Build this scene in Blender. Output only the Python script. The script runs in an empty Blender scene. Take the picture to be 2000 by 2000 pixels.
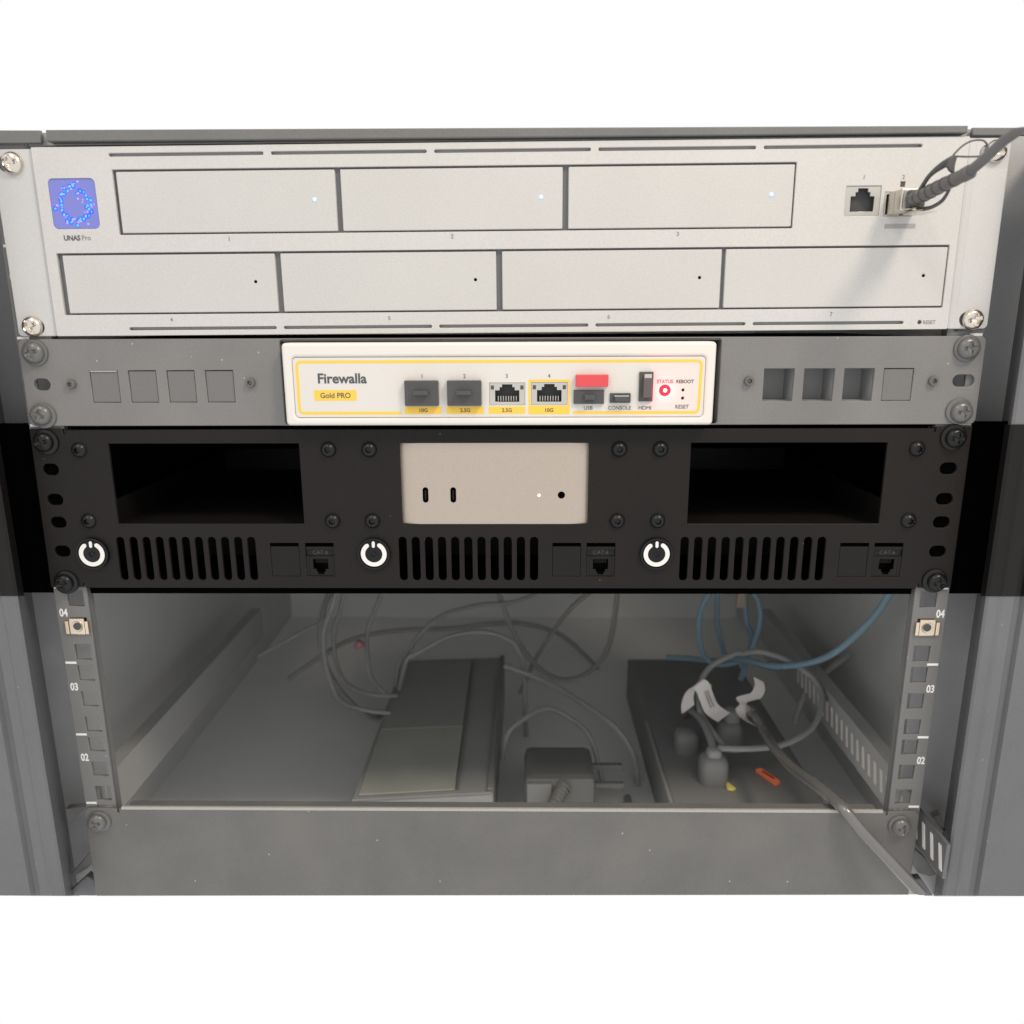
import bpy, bmesh, math, random
from mathutils import Vector, Matrix
random.seed(7)
S = 0.001                                   # everything below is written in millimetres
scn = bpy.context.scene
COL = scn.collection

# ------------------------------------------------------------------ camera
cam_d = bpy.data.cameras.new('camera')
cam = bpy.data.objects.new('camera', cam_d); COL.objects.link(cam)
cam_d.sensor_width = 36.0
cam_d.lens = 36.0 * 1541.34 / 2000.0
cam_d.clip_start = 0.01; cam_d.clip_end = 50
_p, _y, _r = -0.239241, 0.014109, 0.003806
_R = Matrix.Rotation(_y, 3, 'Z') @ Matrix.Rotation(_p, 3, 'X') @ Matrix.Rotation(_r, 3, 'Y')
_right, _fwd, _up = _R @ Vector((1, 0, 0)), _R @ Vector((0, 1, 0)), _R @ Vector((0, 0, 1))
_M = Matrix((_right, _up, -_fwd)).transposed().to_4x4()
_M.translation = Vector((13.057, -406.66, 319.38)) * S
cam.matrix_world = _M
cam_d.dof.use_dof = True
cam_d.dof.focus_distance = 0.412
cam_d.dof.aperture_fstop = 9.0
scn.camera = cam

# ------------------------------------------------------------------ white surroundings and lamps
w = bpy.data.worlds.new('World'); scn.world = w; w.use_nodes = True
bg = w.node_tree.nodes['Background']
bg.inputs[0].default_value = (1, 1, 1, 1); bg.inputs[1].default_value = 1.0

def area(name, loc, target, size, power, col):
    l = bpy.data.lights.new(name, 'AREA'); l.shape = 'DISK'; l.size = size; l.energy = power; l.color = col
    o = bpy.data.objects.new(name, l); COL.objects.link(o)
    o.location = loc
    o.rotation_euler = (Vector(target) - Vector(loc)).to_track_quat('-Z', 'Y').to_euler()
    return o
area('ceiling_lamp', (0.44, -0.46, 0.98), (0.08, 0, .33), 0.20, 4.4, (1.0, .86, .70))
area('ceiling_lamp', (-0.42, -0.66, 1.25), (0, 0, .3), 0.22, 2.6, (1.0, .88, .74))

scn.view_settings.view_transform = 'Standard'
scn.view_settings.look = 'None'
scn.view_settings.exposure = 0
scn.view_settings.gamma = 1
scn.render.engine = 'CYCLES'
scn.cycles.max_bounces = 14
scn.cycles.diffuse_bounces = 12

# ------------------------------------------------------------------ materials
def mat(name, col, rough=.5, metal=0., spec=.5, grain=0., gscale=1200, bump=0., dust=0., emit=None, estr=0., smudge=0., coat=0.):
    m = bpy.data.materials.new(name); m.use_nodes = True
    nt = m.node_tree; b = nt.nodes['Principled BSDF']
    b.inputs['Base Color'].default_value = (*col, 1)
    b.inputs['Roughness'].default_value = rough
    b.inputs['Metallic'].default_value = metal
    b.inputs['Specular IOR Level'].default_value = spec
    if coat: b.inputs['Coat Weight'].default_value = coat
    if emit:
        b.inputs['Emission Color'].default_value = (*emit, 1); b.inputs['Emission Strength'].default_value = estr
    if grain or bump or dust or smudge:
        tc = nt.nodes.new('ShaderNodeTexCoord')
        out = None
        def rgb(c):
            n = nt.nodes.new('ShaderNodeRGB'); n.outputs[0].default_value = (*c, 1); return n.outputs[0]
        out = rgb(col)
        if grain or bump:
            n = nt.nodes.new('ShaderNodeTexNoise'); n.inputs['Scale'].default_value = gscale; n.inputs['Detail'].default_value = 3
            nt.links.new(tc.outputs['Object'], n.inputs['Vector'])
            if grain:
                mx = nt.nodes.new('ShaderNodeMix'); mx.data_type = 'RGBA'; mx.blend_type = 'MULTIPLY'
                mx.inputs[0].default_value = 1
                mr = nt.nodes.new('ShaderNodeMapRange'); mr.inputs[1].default_value = .3; mr.inputs[2].default_value = .7
                mr.inputs[3].default_value = 1 - grain; mr.inputs[4].default_value = 1 + grain
                nt.links.new(n.outputs['Fac'], mr.inputs[0])
                nt.links.new(out, mx.inputs[6]); nt.links.new(mr.outputs[0], mx.inputs[7]); out = mx.outputs[2]
            if bump:
                bp = nt.nodes.new('ShaderNodeBump'); bp.inputs['Strength'].default_value = bump; bp.inputs['Distance'].default_value = .0004
                nt.links.new(n.outputs['Fac'], bp.inputs['Height']); nt.links.new(bp.outputs[0], b.inputs['Normal'])
        if smudge:
            n2 = nt.nodes.new('ShaderNodeTexNoise'); n2.inputs['Scale'].default_value = 22; n2.inputs['Detail'].default_value = 5
            nt.links.new(tc.outputs['Object'], n2.inputs['Vector'])
            mr = nt.nodes.new('ShaderNodeMapRange'); mr.inputs[1].default_value = .3; mr.inputs[2].default_value = .7
            mr.inputs[3].default_value = rough - smudge; mr.inputs[4].default_value = rough + smudge
            nt.links.new(n2.outputs['Fac'], mr.inputs[0]); nt.links.new(mr.outputs[0], b.inputs['Roughness'])
            mx = nt.nodes.new('ShaderNodeMix'); mx.data_type = 'RGBA'; mx.blend_type = 'MULTIPLY'; mx.inputs[0].default_value = 1
            mr2 = nt.nodes.new('ShaderNodeMapRange'); mr2.inputs[1].default_value = .3; mr2.inputs[2].default_value = .7
            mr2.inputs[3].default_value = 1 - smudge * .6; mr2.inputs[4].default_value = 1 + smudge * .6
            nt.links.new(n2.outputs['Fac'], mr2.inputs[0])
            nt.links.new(out, mx.inputs[6]); nt.links.new(mr2.outputs[0], mx.inputs[7]); out = mx.outputs[2]
        if dust:
            v = nt.nodes.new('ShaderNodeTexVoronoi'); v.inputs['Scale'].default_value = 110
            nt.links.new(tc.outputs['Object'], v.inputs['Vector'])
            lt = nt.nodes.new('ShaderNodeMath'); lt.operation = 'LESS_THAN'; lt.inputs[1].default_value = .05
            nt.links.new(v.outputs['Distance'], lt.inputs[0])
            sp = nt.nodes.new('ShaderNodeSeparateColor'); nt.links.new(v.outputs['Color'], sp.inputs[0])
            gt = nt.nodes.new('ShaderNodeMath'); gt.operation = 'GREATER_THAN'; gt.inputs[1].default_value = .62
            nt.links.new(sp.outputs[0], gt.inputs[0])
            mu = nt.nodes.new('ShaderNodeMath'); mu.operation = 'MULTIPLY'
            nt.links.new(lt.outputs[0], mu.inputs[0]); nt.links.new(gt.outputs[0], mu.inputs[1])
            mu2 = nt.nodes.new('ShaderNodeMath'); mu2.operation = 'MULTIPLY'; mu2.inputs[1].default_value = dust
            nt.links.new(mu.outputs[0], mu2.inputs[0])
            mx = nt.nodes.new('ShaderNodeMix'); mx.data_type = 'RGBA'
            nt.links.new(mu2.outputs[0], mx.inputs[0]); nt.links.new(out, mx.inputs[6]); nt.links.new(rgb((.55, .53, .5)), mx.inputs[7]); out = mx.outputs[2]
        nt.links.new(out, b.inputs['Base Color'])
    return m

M = {}
M['silver_paint'] = mat('silver_paint', (.545, .535, .515), .42, .0, .45, grain=.05, gscale=1500, bump=.2, smudge=.03)
M['tray_paint'] = mat('tray_paint', (.525, .515, .495), .42, .0, .45, grain=.06, gscale=1500, bump=.25, smudge=.03)
M['ear_paint'] = mat('ear_paint', (.54, .535, .525), .40, .0, .45, grain=.05, gscale=1500, bump=.12, smudge=.05)
M['bracket_grey'] = mat('bracket_grey', (.195, .190, .186), .50, 0, .3, grain=.07, gscale=1600, bump=.12, dust=.5, smudge=.12)  # this and the other rack greys: a pale veil mixed into the paint
M['keystone_grey'] = mat('keystone_grey', (.165, .160, .157), .48, 0, .3, grain=.05, bump=.1)
M['shelf_grey'] = mat('shelf_grey', (.148, .144, .137), .46, 0, .3, grain=.08, gscale=1400, bump=.2, dust=.8, smudge=.2)
M['upper_grey'] = mat('upper_grey', (.16, .158, .153), .5, 0, .3, grain=.06, bump=.12, dust=.4, smudge=.1)
M['rail_grey'] = mat('rail_grey', (.175, .173, .170), .50, 0, .3, grain=.08, bump=.15, dust=.4, smudge=.12)
M['column_grey'] = mat('column_grey', (.145, .147, .152), .5, 0, .3, grain=.05, bump=.1, dust=.3, smudge=.12)
M['bracket_edge'] = mat('bracket_edge', (.27, .265, .255), .4, 0, .4, grain=.05, smudge=.15)
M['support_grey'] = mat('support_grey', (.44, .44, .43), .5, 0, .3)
M['opening_grey'] = mat('opening_grey', (.31, .31, .31), .7, 0, .1)
M['gap_grey'] = mat('gap_grey', (.17, .17, .175), .7, 0, .1)
M['filler_grey'] = mat('filler_grey', (.44, .44, .445), .6, 0, .2, grain=.04, smudge=.1)
M['cabinet_inside'] = mat('cabinet_inside', (.92, .92, .91), .8, 0, .1, grain=.02, smudge=.02)  # this and the next two: panel tones differ to even out the light inside
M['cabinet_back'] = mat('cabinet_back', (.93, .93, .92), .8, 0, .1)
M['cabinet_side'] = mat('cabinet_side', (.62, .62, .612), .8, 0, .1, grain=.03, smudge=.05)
M['adapter_dark'] = mat('adapter_dark', (.17, .17, .163), .55, 0, .3, grain=.05, smudge=.1)
M['inside_part'] = mat('inside_part', (.36, .36, .352), .55, 0, .3, grain=.04, smudge=.1)
M['inside_dark'] = mat('inside_dark', (.26, .26, .257), .6, 0, .3)
M['inside_green'] = mat('inside_green', (.41, .425, .38), .5, 0, .3, grain=.05, smudge=.15)
M['white_paint'] = mat('white_paint', (.80, .80, .78), .6, 0, .3)
M['black_panel'] = mat('black_panel', (.0140, .0120, .0110), .50, 0, .18, grain=.12, gscale=1700, bump=.2, dust=.10, smudge=.14)
M['black_plastic'] = mat('black_plastic', (.010, .009, .0085), .42, 0, .22, bump=.05)
M['black_gloss'] = mat('black_gloss', (.006, .006, .006), .22, 0, .3)
M['black_screw'] = mat('black_screw', (.007, .0065, .0065), .30, 0, .35, smudge=.08)
M['black_hole'] = mat('black_hole', (.0015, .0015, .0016), .9, 0, .0)
M['black_inside'] = mat('black_inside', (.004, .004, .0042), .6, 0, .06)
M['grey_screw'] = mat('grey_screw', (.15, .147, .143), .3, .25, .5, smudge=.1)
M['nickel'] = mat('nickel', (.72, .66, .58), .22, 1., .5, bump=.06, gscale=700, smudge=.08)
M['cage_gold'] = mat('cage_gold', (.80, .66, .50), .26, 1., .5, smudge=.06)
M['white_ring'] = mat('white_ring', (.80, .78, .75), .45, 0, .3)
M['mini_aluminium'] = mat('mini_aluminium', (.44, .383, .328), .40, .25, .4, grain=.05, gscale=1800, bump=.1)
M['white_plastic'] = mat('white_plastic', (.72, .69, .645), .45, 0, .35, grain=.02, gscale=1500, bump=.15)
M['label_plate'] = mat('label_plate', (.67, .64, .60), .4, 0, .35, grain=.015, bump=.04)
M['yellow_print'] = mat('yellow_print', (.86, .56, .085), .45, 0, .3)
M['grey_print'] = mat('grey_print', (.085, .095, .105), .5, 0, .3)
M['dark_print'] = mat('dark_print', (.11, .11, .12), .5, 0, .3)
M['faint_print'] = mat('faint_print', (.23, .23, .235), .5, 0, .3)
M['red_print'] = mat('red_print', (.55, .08, .09), .5, 0, .3)
M['red_cap'] = mat('red_cap', (.66, .075, .085), .42, 0, .4, grain=.03)
M['cap_grey'] = mat('cap_grey', (.078, .078, .078), .45, 0, .3, grain=.05, bump=.1)
M['port_metal'] = mat('port_metal', (.56, .54, .50), .32, .6, .5, smudge=.05)
M['port_dark'] = mat('port_dark', (.085, .085, .085), .6, 0, .2)
M['port_black'] = mat('port_black', (.09, .09, .092), .7, 0, .1)
M['slot_dark'] = mat('slot_dark', (.40, .40, .405), .7, 0, .1)
M['cable_grey'] = mat('cable_grey', (.125, .120, .118), .42, 0, .35, smudge=.1)
M['strap_grey'] = mat('strap_grey', (.085, .083, .084), .45, 0, .3)
M['power_cable'] = mat('power_cable', (.135, .13, .125), .24, 0, .8, smudge=.08, coat=.4)
M['blue_cable'] = mat('blue_cable', (.27, .40, .48), .5, 0, .3)
M['paper'] = mat('paper', (.80, .75, .72), .6, 0, .2)
M['paper_print'] = mat('paper_print', (.35, .33, .32), .6, 0, .2)
M['orange'] = mat('orange', (.75, .20, .09), .4, 0, .4, emit=(1., .22, .10), estr=.12)
M['orange_core'] = mat('orange_core', (.45, .10, .06), .4, 0, .4)
M['yellow_tag'] = mat('yellow_tag', (.85, .74, .22), .5, 0, .3)
M['green_tag'] = mat('green_tag', (.22, .62, .12), .5, 0, .3)
M['tan'] = mat('tan', (.45, .36, .30), .5, 0, .3)
M['faint_red'] = mat('faint_red', (.50, .22, .24), .5, 0, .3)
M['screen_blue'] = mat('screen_blue', (.15, .16, .35), .25, 0, .4, emit=(.12, .14, .62), estr=.42)
M['dot_blue'] = mat('dot_blue', (.02, .05, .5), .4, 0, .3, emit=(.06, .12, 1.0), estr=.95)
M['dot_cyan'] = mat('dot_cyan', (.05, .3, .6), .4, 0, .3, emit=(.06, .42, 1.0), estr=1.0)
M['dot_violet'] = mat('dot_violet', (.3, .2, .6), .4, 0, .3, emit=(.36, .26, .95), estr=.8)
M['led_blue'] = mat('led_blue', (.5, .7, 1), .4, 0, .3, emit=(.16, .42, 1.0), estr=1.3)
M['led_core'] = mat('led_core', (.8, .9, 1), .4, 0, .3, emit=(.8, .93, 1.0), estr=2.2)
M['led_white'] = mat('led_white', (.9, .9, .9), .4, 0, .3, emit=(1, .98, .93), estr=.35)
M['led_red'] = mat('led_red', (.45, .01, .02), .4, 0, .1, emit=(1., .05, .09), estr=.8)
M['led_red_core'] = mat('led_red_core', (1, .8, .7), .4, 0, .3, emit=(1., .88, .55), estr=1.25)

# ------------------------------------------------------------------ helpers
def link(name, me, m, parent=None, smooth=False, loc=None):
    o = bpy.data.objects.new(name, me)
    COL.objects.link(o)
    me.materials.clear(); me.materials.append(M[m] if isinstance(m, str) else m)
    if smooth:
        me.polygons.foreach_set('use_smooth', [True] * len(me.polygons)); me.set_sharp_from_angle(angle=math.radians(38))
    if parent is not None:
        o.parent = parent
        if parent.type == 'EMPTY':
            o.location = -parent['_base'] if False else Vector((-parent.location.x, -parent.location.y, -parent.location.z))
    if loc is not None: o.location = Vector(loc) * S
    return o
def thing(name, label, cat, base, group=None, roty=0):
    o = bpy.data.objects.new(name, None); COL.objects.link(o)
    o.empty_display_size = .01
    o.location = Vector(base) * S
    o['label'] = label; o['category'] = cat
    if group: o['group'] = group
    if roty: o.rotation_euler.y = roty
    return o
def tag(o, label, cat, group=None, kind=None):
    o['label'] = label; o['category'] = cat
    if group: o['group'] = group
    if kind: o['kind'] = kind
    return o
def curve_mesh(cu):
    o = bpy.data.objects.new('tmp', cu)
    COL.objects.link(o)
    dg = bpy.context.evaluated_depsgraph_get()
    me = bpy.data.meshes.new_from_object(o.evaluated_get(dg))
    bpy.data.objects.remove(o); bpy.data.curves.remove(cu)
    return me
def to_xz(me, ymid):
    for v in me.vertices:
        x, y, z = v.co
        v.co = (x * S, (ymid - z) * S, y * S)
    me.update()
def plate_mesh(loops, y0, y1, bevel=0., res=1):
    """flat sheet in the XZ plane with holes, front face at y0, back face at y1"""
    cu = bpy.data.curves.new('tmp', 'CURVE'); cu.dimensions = '2D'; cu.fill_mode = 'BOTH'
    for lp in loops:
        sp = cu.splines.new('POLY'); sp.points.add(len(lp) - 1)
        for p, (x, z) in zip(sp.points, lp): p.co = (x, z, 0, 1)
        sp.use_cyclic_u = True
    cu.extrude = max((y1 - y0) / 2 - bevel, .001)
    if bevel:
        cu.bevel_depth = bevel; cu.bevel_resolution = res; cu.offset = -bevel
    me = curve_mesh(cu); to_xz(me, (y0 + y1) / 2)
    return me
def plate(name, loops, y0, y1, m, parent=None, bevel=0., res=1):
    return link(name, plate_mesh(loops, y0, y1, bevel, res), m, parent)
def rr(x0, z0, x1, z1, r=0., n=5):
    if r <= 0: return [(x0, z0), (x1, z0), (x1, z1), (x0, z1)]
    r = min(r, (x1 - x0) / 2 - 1e-4, (z1 - z0) / 2 - 1e-4)
    pts = []
    for cx, cz, a0 in ((x1 - r, z0 + r, -90), (x1 - r, z1 - r, 0), (x0 + r, z1 - r, 90), (x0 + r, z0 + r, 180)):
        for i in range(n + 1):
            a = math.radians(a0 + 90 * i / n); pts.append((cx + r * math.cos(a), cz + r * math.sin(a)))
    return pts
def circ(x, z, r, n=24): return [(x + r * math.cos(2 * math.pi * i / n), z + r * math.sin(2 * math.pi * i / n)) for i in range(n)]
def stroke(path, wd, cap=True):
    """a band of width wd along a path, as one closed loop"""
    L, Rr = [], []
    n = len(path)
    for i, (x, z) in enumerate(path):
        a = path[max(i - 1, 0)]; b = path[min(i + 1, n - 1)]
        dx, dz = b[0] - a[0], b[1] - a[1]; l = math.hypot(dx, dz) or 1
        nx, nz = -dz / l * wd / 2, dx / l * wd / 2
        L.append((x + nx, z + nz)); Rr.append((x - nx, z - nz))
    out = L[:]
    if cap:
        x, z = path[-1]; a0 = math.atan2(L[-1][1] - z, L[-1][0] - x)
        out += [(x + wd / 2 * math.cos(a0 - math.pi * k / 6), z + wd / 2 * math.sin(a0 - math.pi * k / 6)) for k in range(1, 6)]
    out += Rr[::-1]
    if cap:
        x, z = path[0]; a0 = math.atan2(Rr[0][1] - z, Rr[0][0] - x)
        out += [(x + wd / 2 * math.cos(a0 - math.pi * k / 6), z + wd / 2 * math.sin(a0 - math.pi * k / 6)) for k in range(1, 6)]
    return out
def box_bm(bm, x0, y0, z0, x1, y1, z1):
    vs = [bm.verts.new((x * S, y * S, z * S)) for x in (x0, x1) for y in (y0, y1) for z in (z0, z1)]
    for f in ((0, 1, 3, 2), (4, 6, 7, 5), (0, 4, 5, 1), (2, 3, 7, 6), (0, 2, 6, 4), (1, 5, 7, 3)):
        bm.faces.new([vs[i] for i in f])
def boxes(name, bl, m, parent=None, bevel=0., loc=None):
    bm = bmesh.new()
    for b in bl: box_bm(bm, *b)
    bmesh.ops.recalc_face_normals(bm, faces=bm.faces)
    if bevel: bmesh.ops.bevel(bm, geom=bm.edges[:], offset=bevel * S, segments=2, affect='EDGES', profile=.6)
    me = bpy.data.meshes.new(name); bm.to_mesh(me); bm.free()
    return link(name, me, m, parent, loc=loc)
def spline(pts, n=8):
    P = [Vector(p) for p in pts]; out = []
    for i in range(len(P) - 1):
        a, b, c, d = P[max(i - 1, 0)], P[i], P[i + 1], P[min(i + 2, len(P) - 1)]
        for k in range(n):
            t = k / n
            out.append(.5 * ((2 * b) + (c - a) * t + (2 * a - 5 * b + 4 * c - d) * t * t + (3 * b - a - 3 * c + d) * t ** 3))
    out.append(P[-1]); return out
def tube_mesh(pts, r, n=8, seg=12, radii=None, cut=None):
    """swept round tube; r in mm or a list of radii along the given points"""
    pp = spline(pts, n)
    if isinstance(r, (list, tuple)):
        rv = [q.x for q in spline([(a, 0, 0) for a in r], n)]
    else: rv = [r] * len(pp)
    bm = bmesh.new(); rings = []
    up = None
    for i, p in enumerate(pp):
        t = (pp[min(i + 1, len(pp) - 1)] - pp[max(i - 1, 0)]).normalized()
        if up is None: up = t.orthogonal().normalized()
        up = (up - t * up.dot(t)).normalized(); s = t.cross(up)
        rings.append([bm.verts.new((p + (up * math.cos(2 * math.pi * k / seg) + s * math.sin(2 * math.pi * k / seg)) * rv[i]) * S) for k in range(seg)])
    for a, b in zip(rings, rings[1:]):
        for k in range(seg): bm.faces.new((a[k], a[(k + 1) % seg], b[(k + 1) % seg], b[k]))
    bm.faces.new(rings[0]); bm.faces.new(rings[-1])
    bmesh.ops.recalc_face_normals(bm, faces=bm.faces)
    if cut is not None:                       # trim the end with a level plane
        z, keep_above = cut
        bmesh.ops.bisect_plane(bm, geom=bm.verts[:] + bm.edges[:] + bm.faces[:], plane_co=(0, 0, z * S), plane_no=(0, 0, 1),
                               clear_inner=keep_above, clear_outer=not keep_above)
        ed = [e for e in bm.edges if e.is_boundary]
        if ed: bmesh.ops.holes_fill(bm, edges=ed)
    me = bpy.data.meshes.new('tube'); bm.to_mesh(me); bm.free()
    return me
def tube(name, pts, r, m, parent=None, n=8, seg=12, cut=None):
    return link(name, tube_mesh(pts, r, n, seg, cut=cut), m, parent, smooth=True)
def lathe_mesh(prof, n=32, f=None, rings=1):
    """turned about the Y axis; prof = [(radius, y)], front is -y; f(x, z, y) may push points in"""
    bm = bmesh.new(); rg = []
    for r, y in prof:
        ring = []
        for k in range(n):
            a = 2 * math.pi * k / n; x, z = r * math.cos(a), r * math.sin(a)
            yy = f(x, z, y) if f else y
            ring.append(bm.verts.new((x * S, yy * S, z * S)))
        rg.append(ring)
    for a, b in zip(rg, rg[1:]):
        for k in range(n): bm.faces.new((a[k], a[(k + 1) % n], b[(k + 1) % n], b[k]))
    bm.faces.new(rg[0]); bm.faces.new(rg[-1])
    bmesh.ops.recalc_face_normals(bm, faces=bm.faces)
    me = bpy.data.meshes.new('lathe'); bm.to_mesh(me); bm.free()
    me.polygons.foreach_set('use_smooth', [True] * len(me.polygons)); me.set_sharp_from_angle(angle=math.radians(38))
    return me
def text(name, s, x, z, y, h, m, parent, bold=0., xs=1., align='CENTER', deep=.06, spacing=1.):
    cu = bpy.data.curves.new('tmp', 'FONT'); cu.body = s; cu.size = h / .70
    cu.align_x = align; cu.align_y = 'CENTER'; cu.extrude = deep; cu.offset = bold; cu.resolution_u = 4
    cu.space_character = spacing
    me = curve_mesh(cu)
    zs = [v.co.y for v in me.vertices]; mid = (min(zs) + max(zs)) / 2 if zs else 0
    for v in me.vertices:
        a, b, c = v.co
        v.co = ((x + a * xs) * S, (y - c) * S, (z + (b - mid)) * S)
    return link(name, me, m, parent)
def copy_of(o, parent=None, loc=None):
    c = o.copy(); COL.objects.link(c)
    if parent is not None: c.parent = parent
    if loc is not None: c.location = Vector(loc) * S
    return c
def joined(name, meshes, m, parent, kind=None):
    bm = bmesh.new()
    for me in meshes: bm.from_mesh(me); bpy.data.meshes.remove(me)
    me = bpy.data.meshes.new(name); bm.to_mesh(me); bm.free()
    o = link(name, me, m, parent)
    if kind: o['kind'] = kind
    return o
U = 44.45

# ================================================================== THE CABINET
FA_L = [(-264.2, 32.0), (-252.0, 33.6), (-251.8, 32.1), (-264.5, 20.2)]
FB_L = [(-253.1, 2.7), (-253.2, -7.4), (-257.7, -11.7), (-265.3, -16.0), (-268.4, -15.0), (-259.7, -5.3)]
FC_L = [(-254.9, -11.7), (-251.2, -14.9), (-251.4, -26.2), (-270.4, -26.2)]
FA_R = [(254.8, 33.4), (263.2, 23.0), (267.8, 25.2), (270.2, 16.9), (268.2, 17.5)]
FB_R = [(251.3, 5.7), (258.8, -1.0), (266.4, -12.2), (262.3, -13.9), (255.2, -11.1), (250.0, -4.4)]
FC_R = [(248.9, -10.9), (254.1, -10.3), (262.8, -22.6), (257.5, -22.6)]
cab = thing('rack_cabinet', 'grey steel equipment cabinet whose numbered posts hold all the rack devices', 'cabinet', (0, 0, -58))
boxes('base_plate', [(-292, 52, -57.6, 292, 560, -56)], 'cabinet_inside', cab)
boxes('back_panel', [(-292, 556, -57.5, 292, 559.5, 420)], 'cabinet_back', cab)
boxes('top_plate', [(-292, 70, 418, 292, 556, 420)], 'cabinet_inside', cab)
for s in (-1, 1):
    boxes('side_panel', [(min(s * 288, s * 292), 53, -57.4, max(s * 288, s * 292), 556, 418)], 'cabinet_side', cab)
    # corner column: a folded profile with a ridge, a groove and a rounded inner lip
    prof = [(251.5, -19), (252.6, -20), (257, -20.4), (258.4, -21.2), (259.8, -20.4), (265.5, -20), (266.3, -18.4), (269.6, -18.4), (270.6, -21), (300, -22.5), (300, 44), (288, 46), (276, 30), (262, 0)]
    bm = bmesh.new()
    zb, zt = (-3.0, 404) if s < 0 else (.9, 404)
    lo = [bm.verts.new((s * x * S, y * S, (zb - .83 * (y + 20)) * S)) for x, y in prof]; hi = [bm.verts.new((s * x * S, y * S, zt * S)) for x, y in prof]
    n = len(prof)
    for k in range(n): bm.faces.new((lo[k], lo[(k + 1) % n], hi[(k + 1) % n], hi[k]))
    bm.faces.new(lo); bm.faces.new(hi)
    bmesh.ops.recalc_face_normals(bm, faces=bm.faces)
    me = bpy.data.meshes.new('corner_column'); bm.to_mesh(me); bm.free()
    link('corner_column', me, 'column_grey', cab)
    pr2 = [(251.2, -19), (252.4, -20.4), (257, -20.8), (258.4, -21.6), (259.8, -20.8), (265.7, -20.4), (266.5, -18.8), (269.4, -18.8), (270.4, -21.4), (300, -22.9), (300, -16), (268, -15), (254, -10)]
    bm = bmesh.new(); n = len(pr2); dz = 0 if s < 0 else .4
    lo = [bm.verts.new((s * x * S, y * S, (319.4 - (146.6 - dz) * (1 + y / 406.7)) * S)) for x, y in pr2]
    hi = [bm.verts.new((s * x * S, y * S, (319.4 - (52.4 + 2 * dz) * (1 + y / 406.7)) * S)) for x, y in pr2]
    for k in range(n): bm.faces.new((lo[k], lo[(k + 1) % n], hi[(k + 1) % n], hi[k]))
    bm.faces.new(lo); bm.faces.new(hi)
    bmesh.ops.recalc_face_normals(bm, faces=bm.faces)
    me = bpy.data.meshes.new('column_cover'); bm.to_mesh(me); bm.free()
    link('column_cover', me, 'black_plastic', cab)  # added black band on the column, imitates the darker tone at mount height
    boxes('side_filler', [(min(s * 245, s * 286), 28, -41.8 if s < 0 else -37.9, max(s * 245, s * 286), 29, 409.5)], 'filler_grey', cab)  # added plate, gives the gap an even grey and hides the bright side wall
    # added black strip beside the mount, where the veil on the greys stops
    boxes('side_baffle', [(min(s * 245.2, s * 268), 3.5, 173.5, max(s * 245.2, s * 268), 5, 267.3)], 'black_hole', cab)
    # mounting rail with three square holes in every unit
    x0, x1 = (-244.2, -226) if s < 0 else (225, 243.2)
    holes = [rr(s * 232.7 - 4.5, k * U + z - 4.6, s * 232.7 + 4.5, k * U + z + 4.6) for k in range(0, 9) for z in (6.35, 22.225, 38.1) if k * U + z > 12]
    rail = plate('mounting_rail', [rr(x0, -17.0 if s < 0 else -14.0, x1, 404)] + holes, 0, 2, 'rail_grey', cab, bevel=.3)
    xi = x0 if s > 0 else x1
    boxes('rail_flange', [(min(xi, xi + s * 1.8), 2, -13, max(xi, xi + s * 1.8), 6, 404)], 'rail_grey', rail)
    for k in range(1, 9):
        xa, xb = (-243.4, -237.3) if s < 0 else (236.4, 242.4)
        boxes('unit_mark', [(xa, -.15, k * U - .65, xb, 0.05, k * U + .65)], 'white_paint', rail)
    for k in (1, 2, 3, 7, 8):
        text('unit_number', '%02d' % (k + 1), s * 240.4 - (.4 if s > 0 else 0), k * U + 29.8, -.05, 4.4, 'white_paint', rail, bold=.16, xs=.72)
    # depth support along the side, with slanted slots set on as pale pieces
    sx = s * 247
    ys = -24 if s > 0 else 26
    boxes('support_front', [(min(sx, sx + s * 2), ys, 15, max(sx, sx + s * 2), 9.9, 37)], 'column_grey', cab) if s > 0 else None  # front end of the support, coloured darker against the stronger light there
    ys = 10 if s > 0 else 26
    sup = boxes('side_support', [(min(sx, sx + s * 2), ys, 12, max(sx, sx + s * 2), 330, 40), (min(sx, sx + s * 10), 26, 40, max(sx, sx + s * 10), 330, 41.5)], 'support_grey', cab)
    if s > 0:
        for k in range(26):
            yy = -23 + k * 9.4
            bm = bmesh.new()
            q = [(yy, 19), (yy + 2.6, 19), (yy + 6.4, 33), (yy + 3.8, 33)]
            f = [bm.verts.new(((sx - .5) * S, a * S, b * S)) for a, b in q]; g = [bm.verts.new((sx * S, a * S, b * S)) for a, b in q]
            for i in range(4): bm.faces.new((f[i], f[(i + 1) % 4], g[(i + 1) % 4], g[i]))
            bm.faces.new(f); bm.faces.new(g)
            bmesh.ops.recalc_face_normals(bm, faces=bm.faces)
            me = bpy.data.meshes.new('slot'); bm.to_mesh(me); bm.free()
            link('slot', me, 'paper', sup)  # pale raised piece, light through the opening put into its colour
    # bent sheet brackets at the foot of the post
    if s < 0: feet = [(12, FA_L), (14, FB_L), (8, FC_L)]
    else: feet = [(20, FA_R), (14, FB_R), (8, FC_R)]
    for (yy, q), mt in zip(feet, ('bracket_edge', 'bracket_edge', 'column_grey')):
        plate('foot_bracket', [q], yy, yy + 5, mt, cab, bevel=.5)

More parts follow.
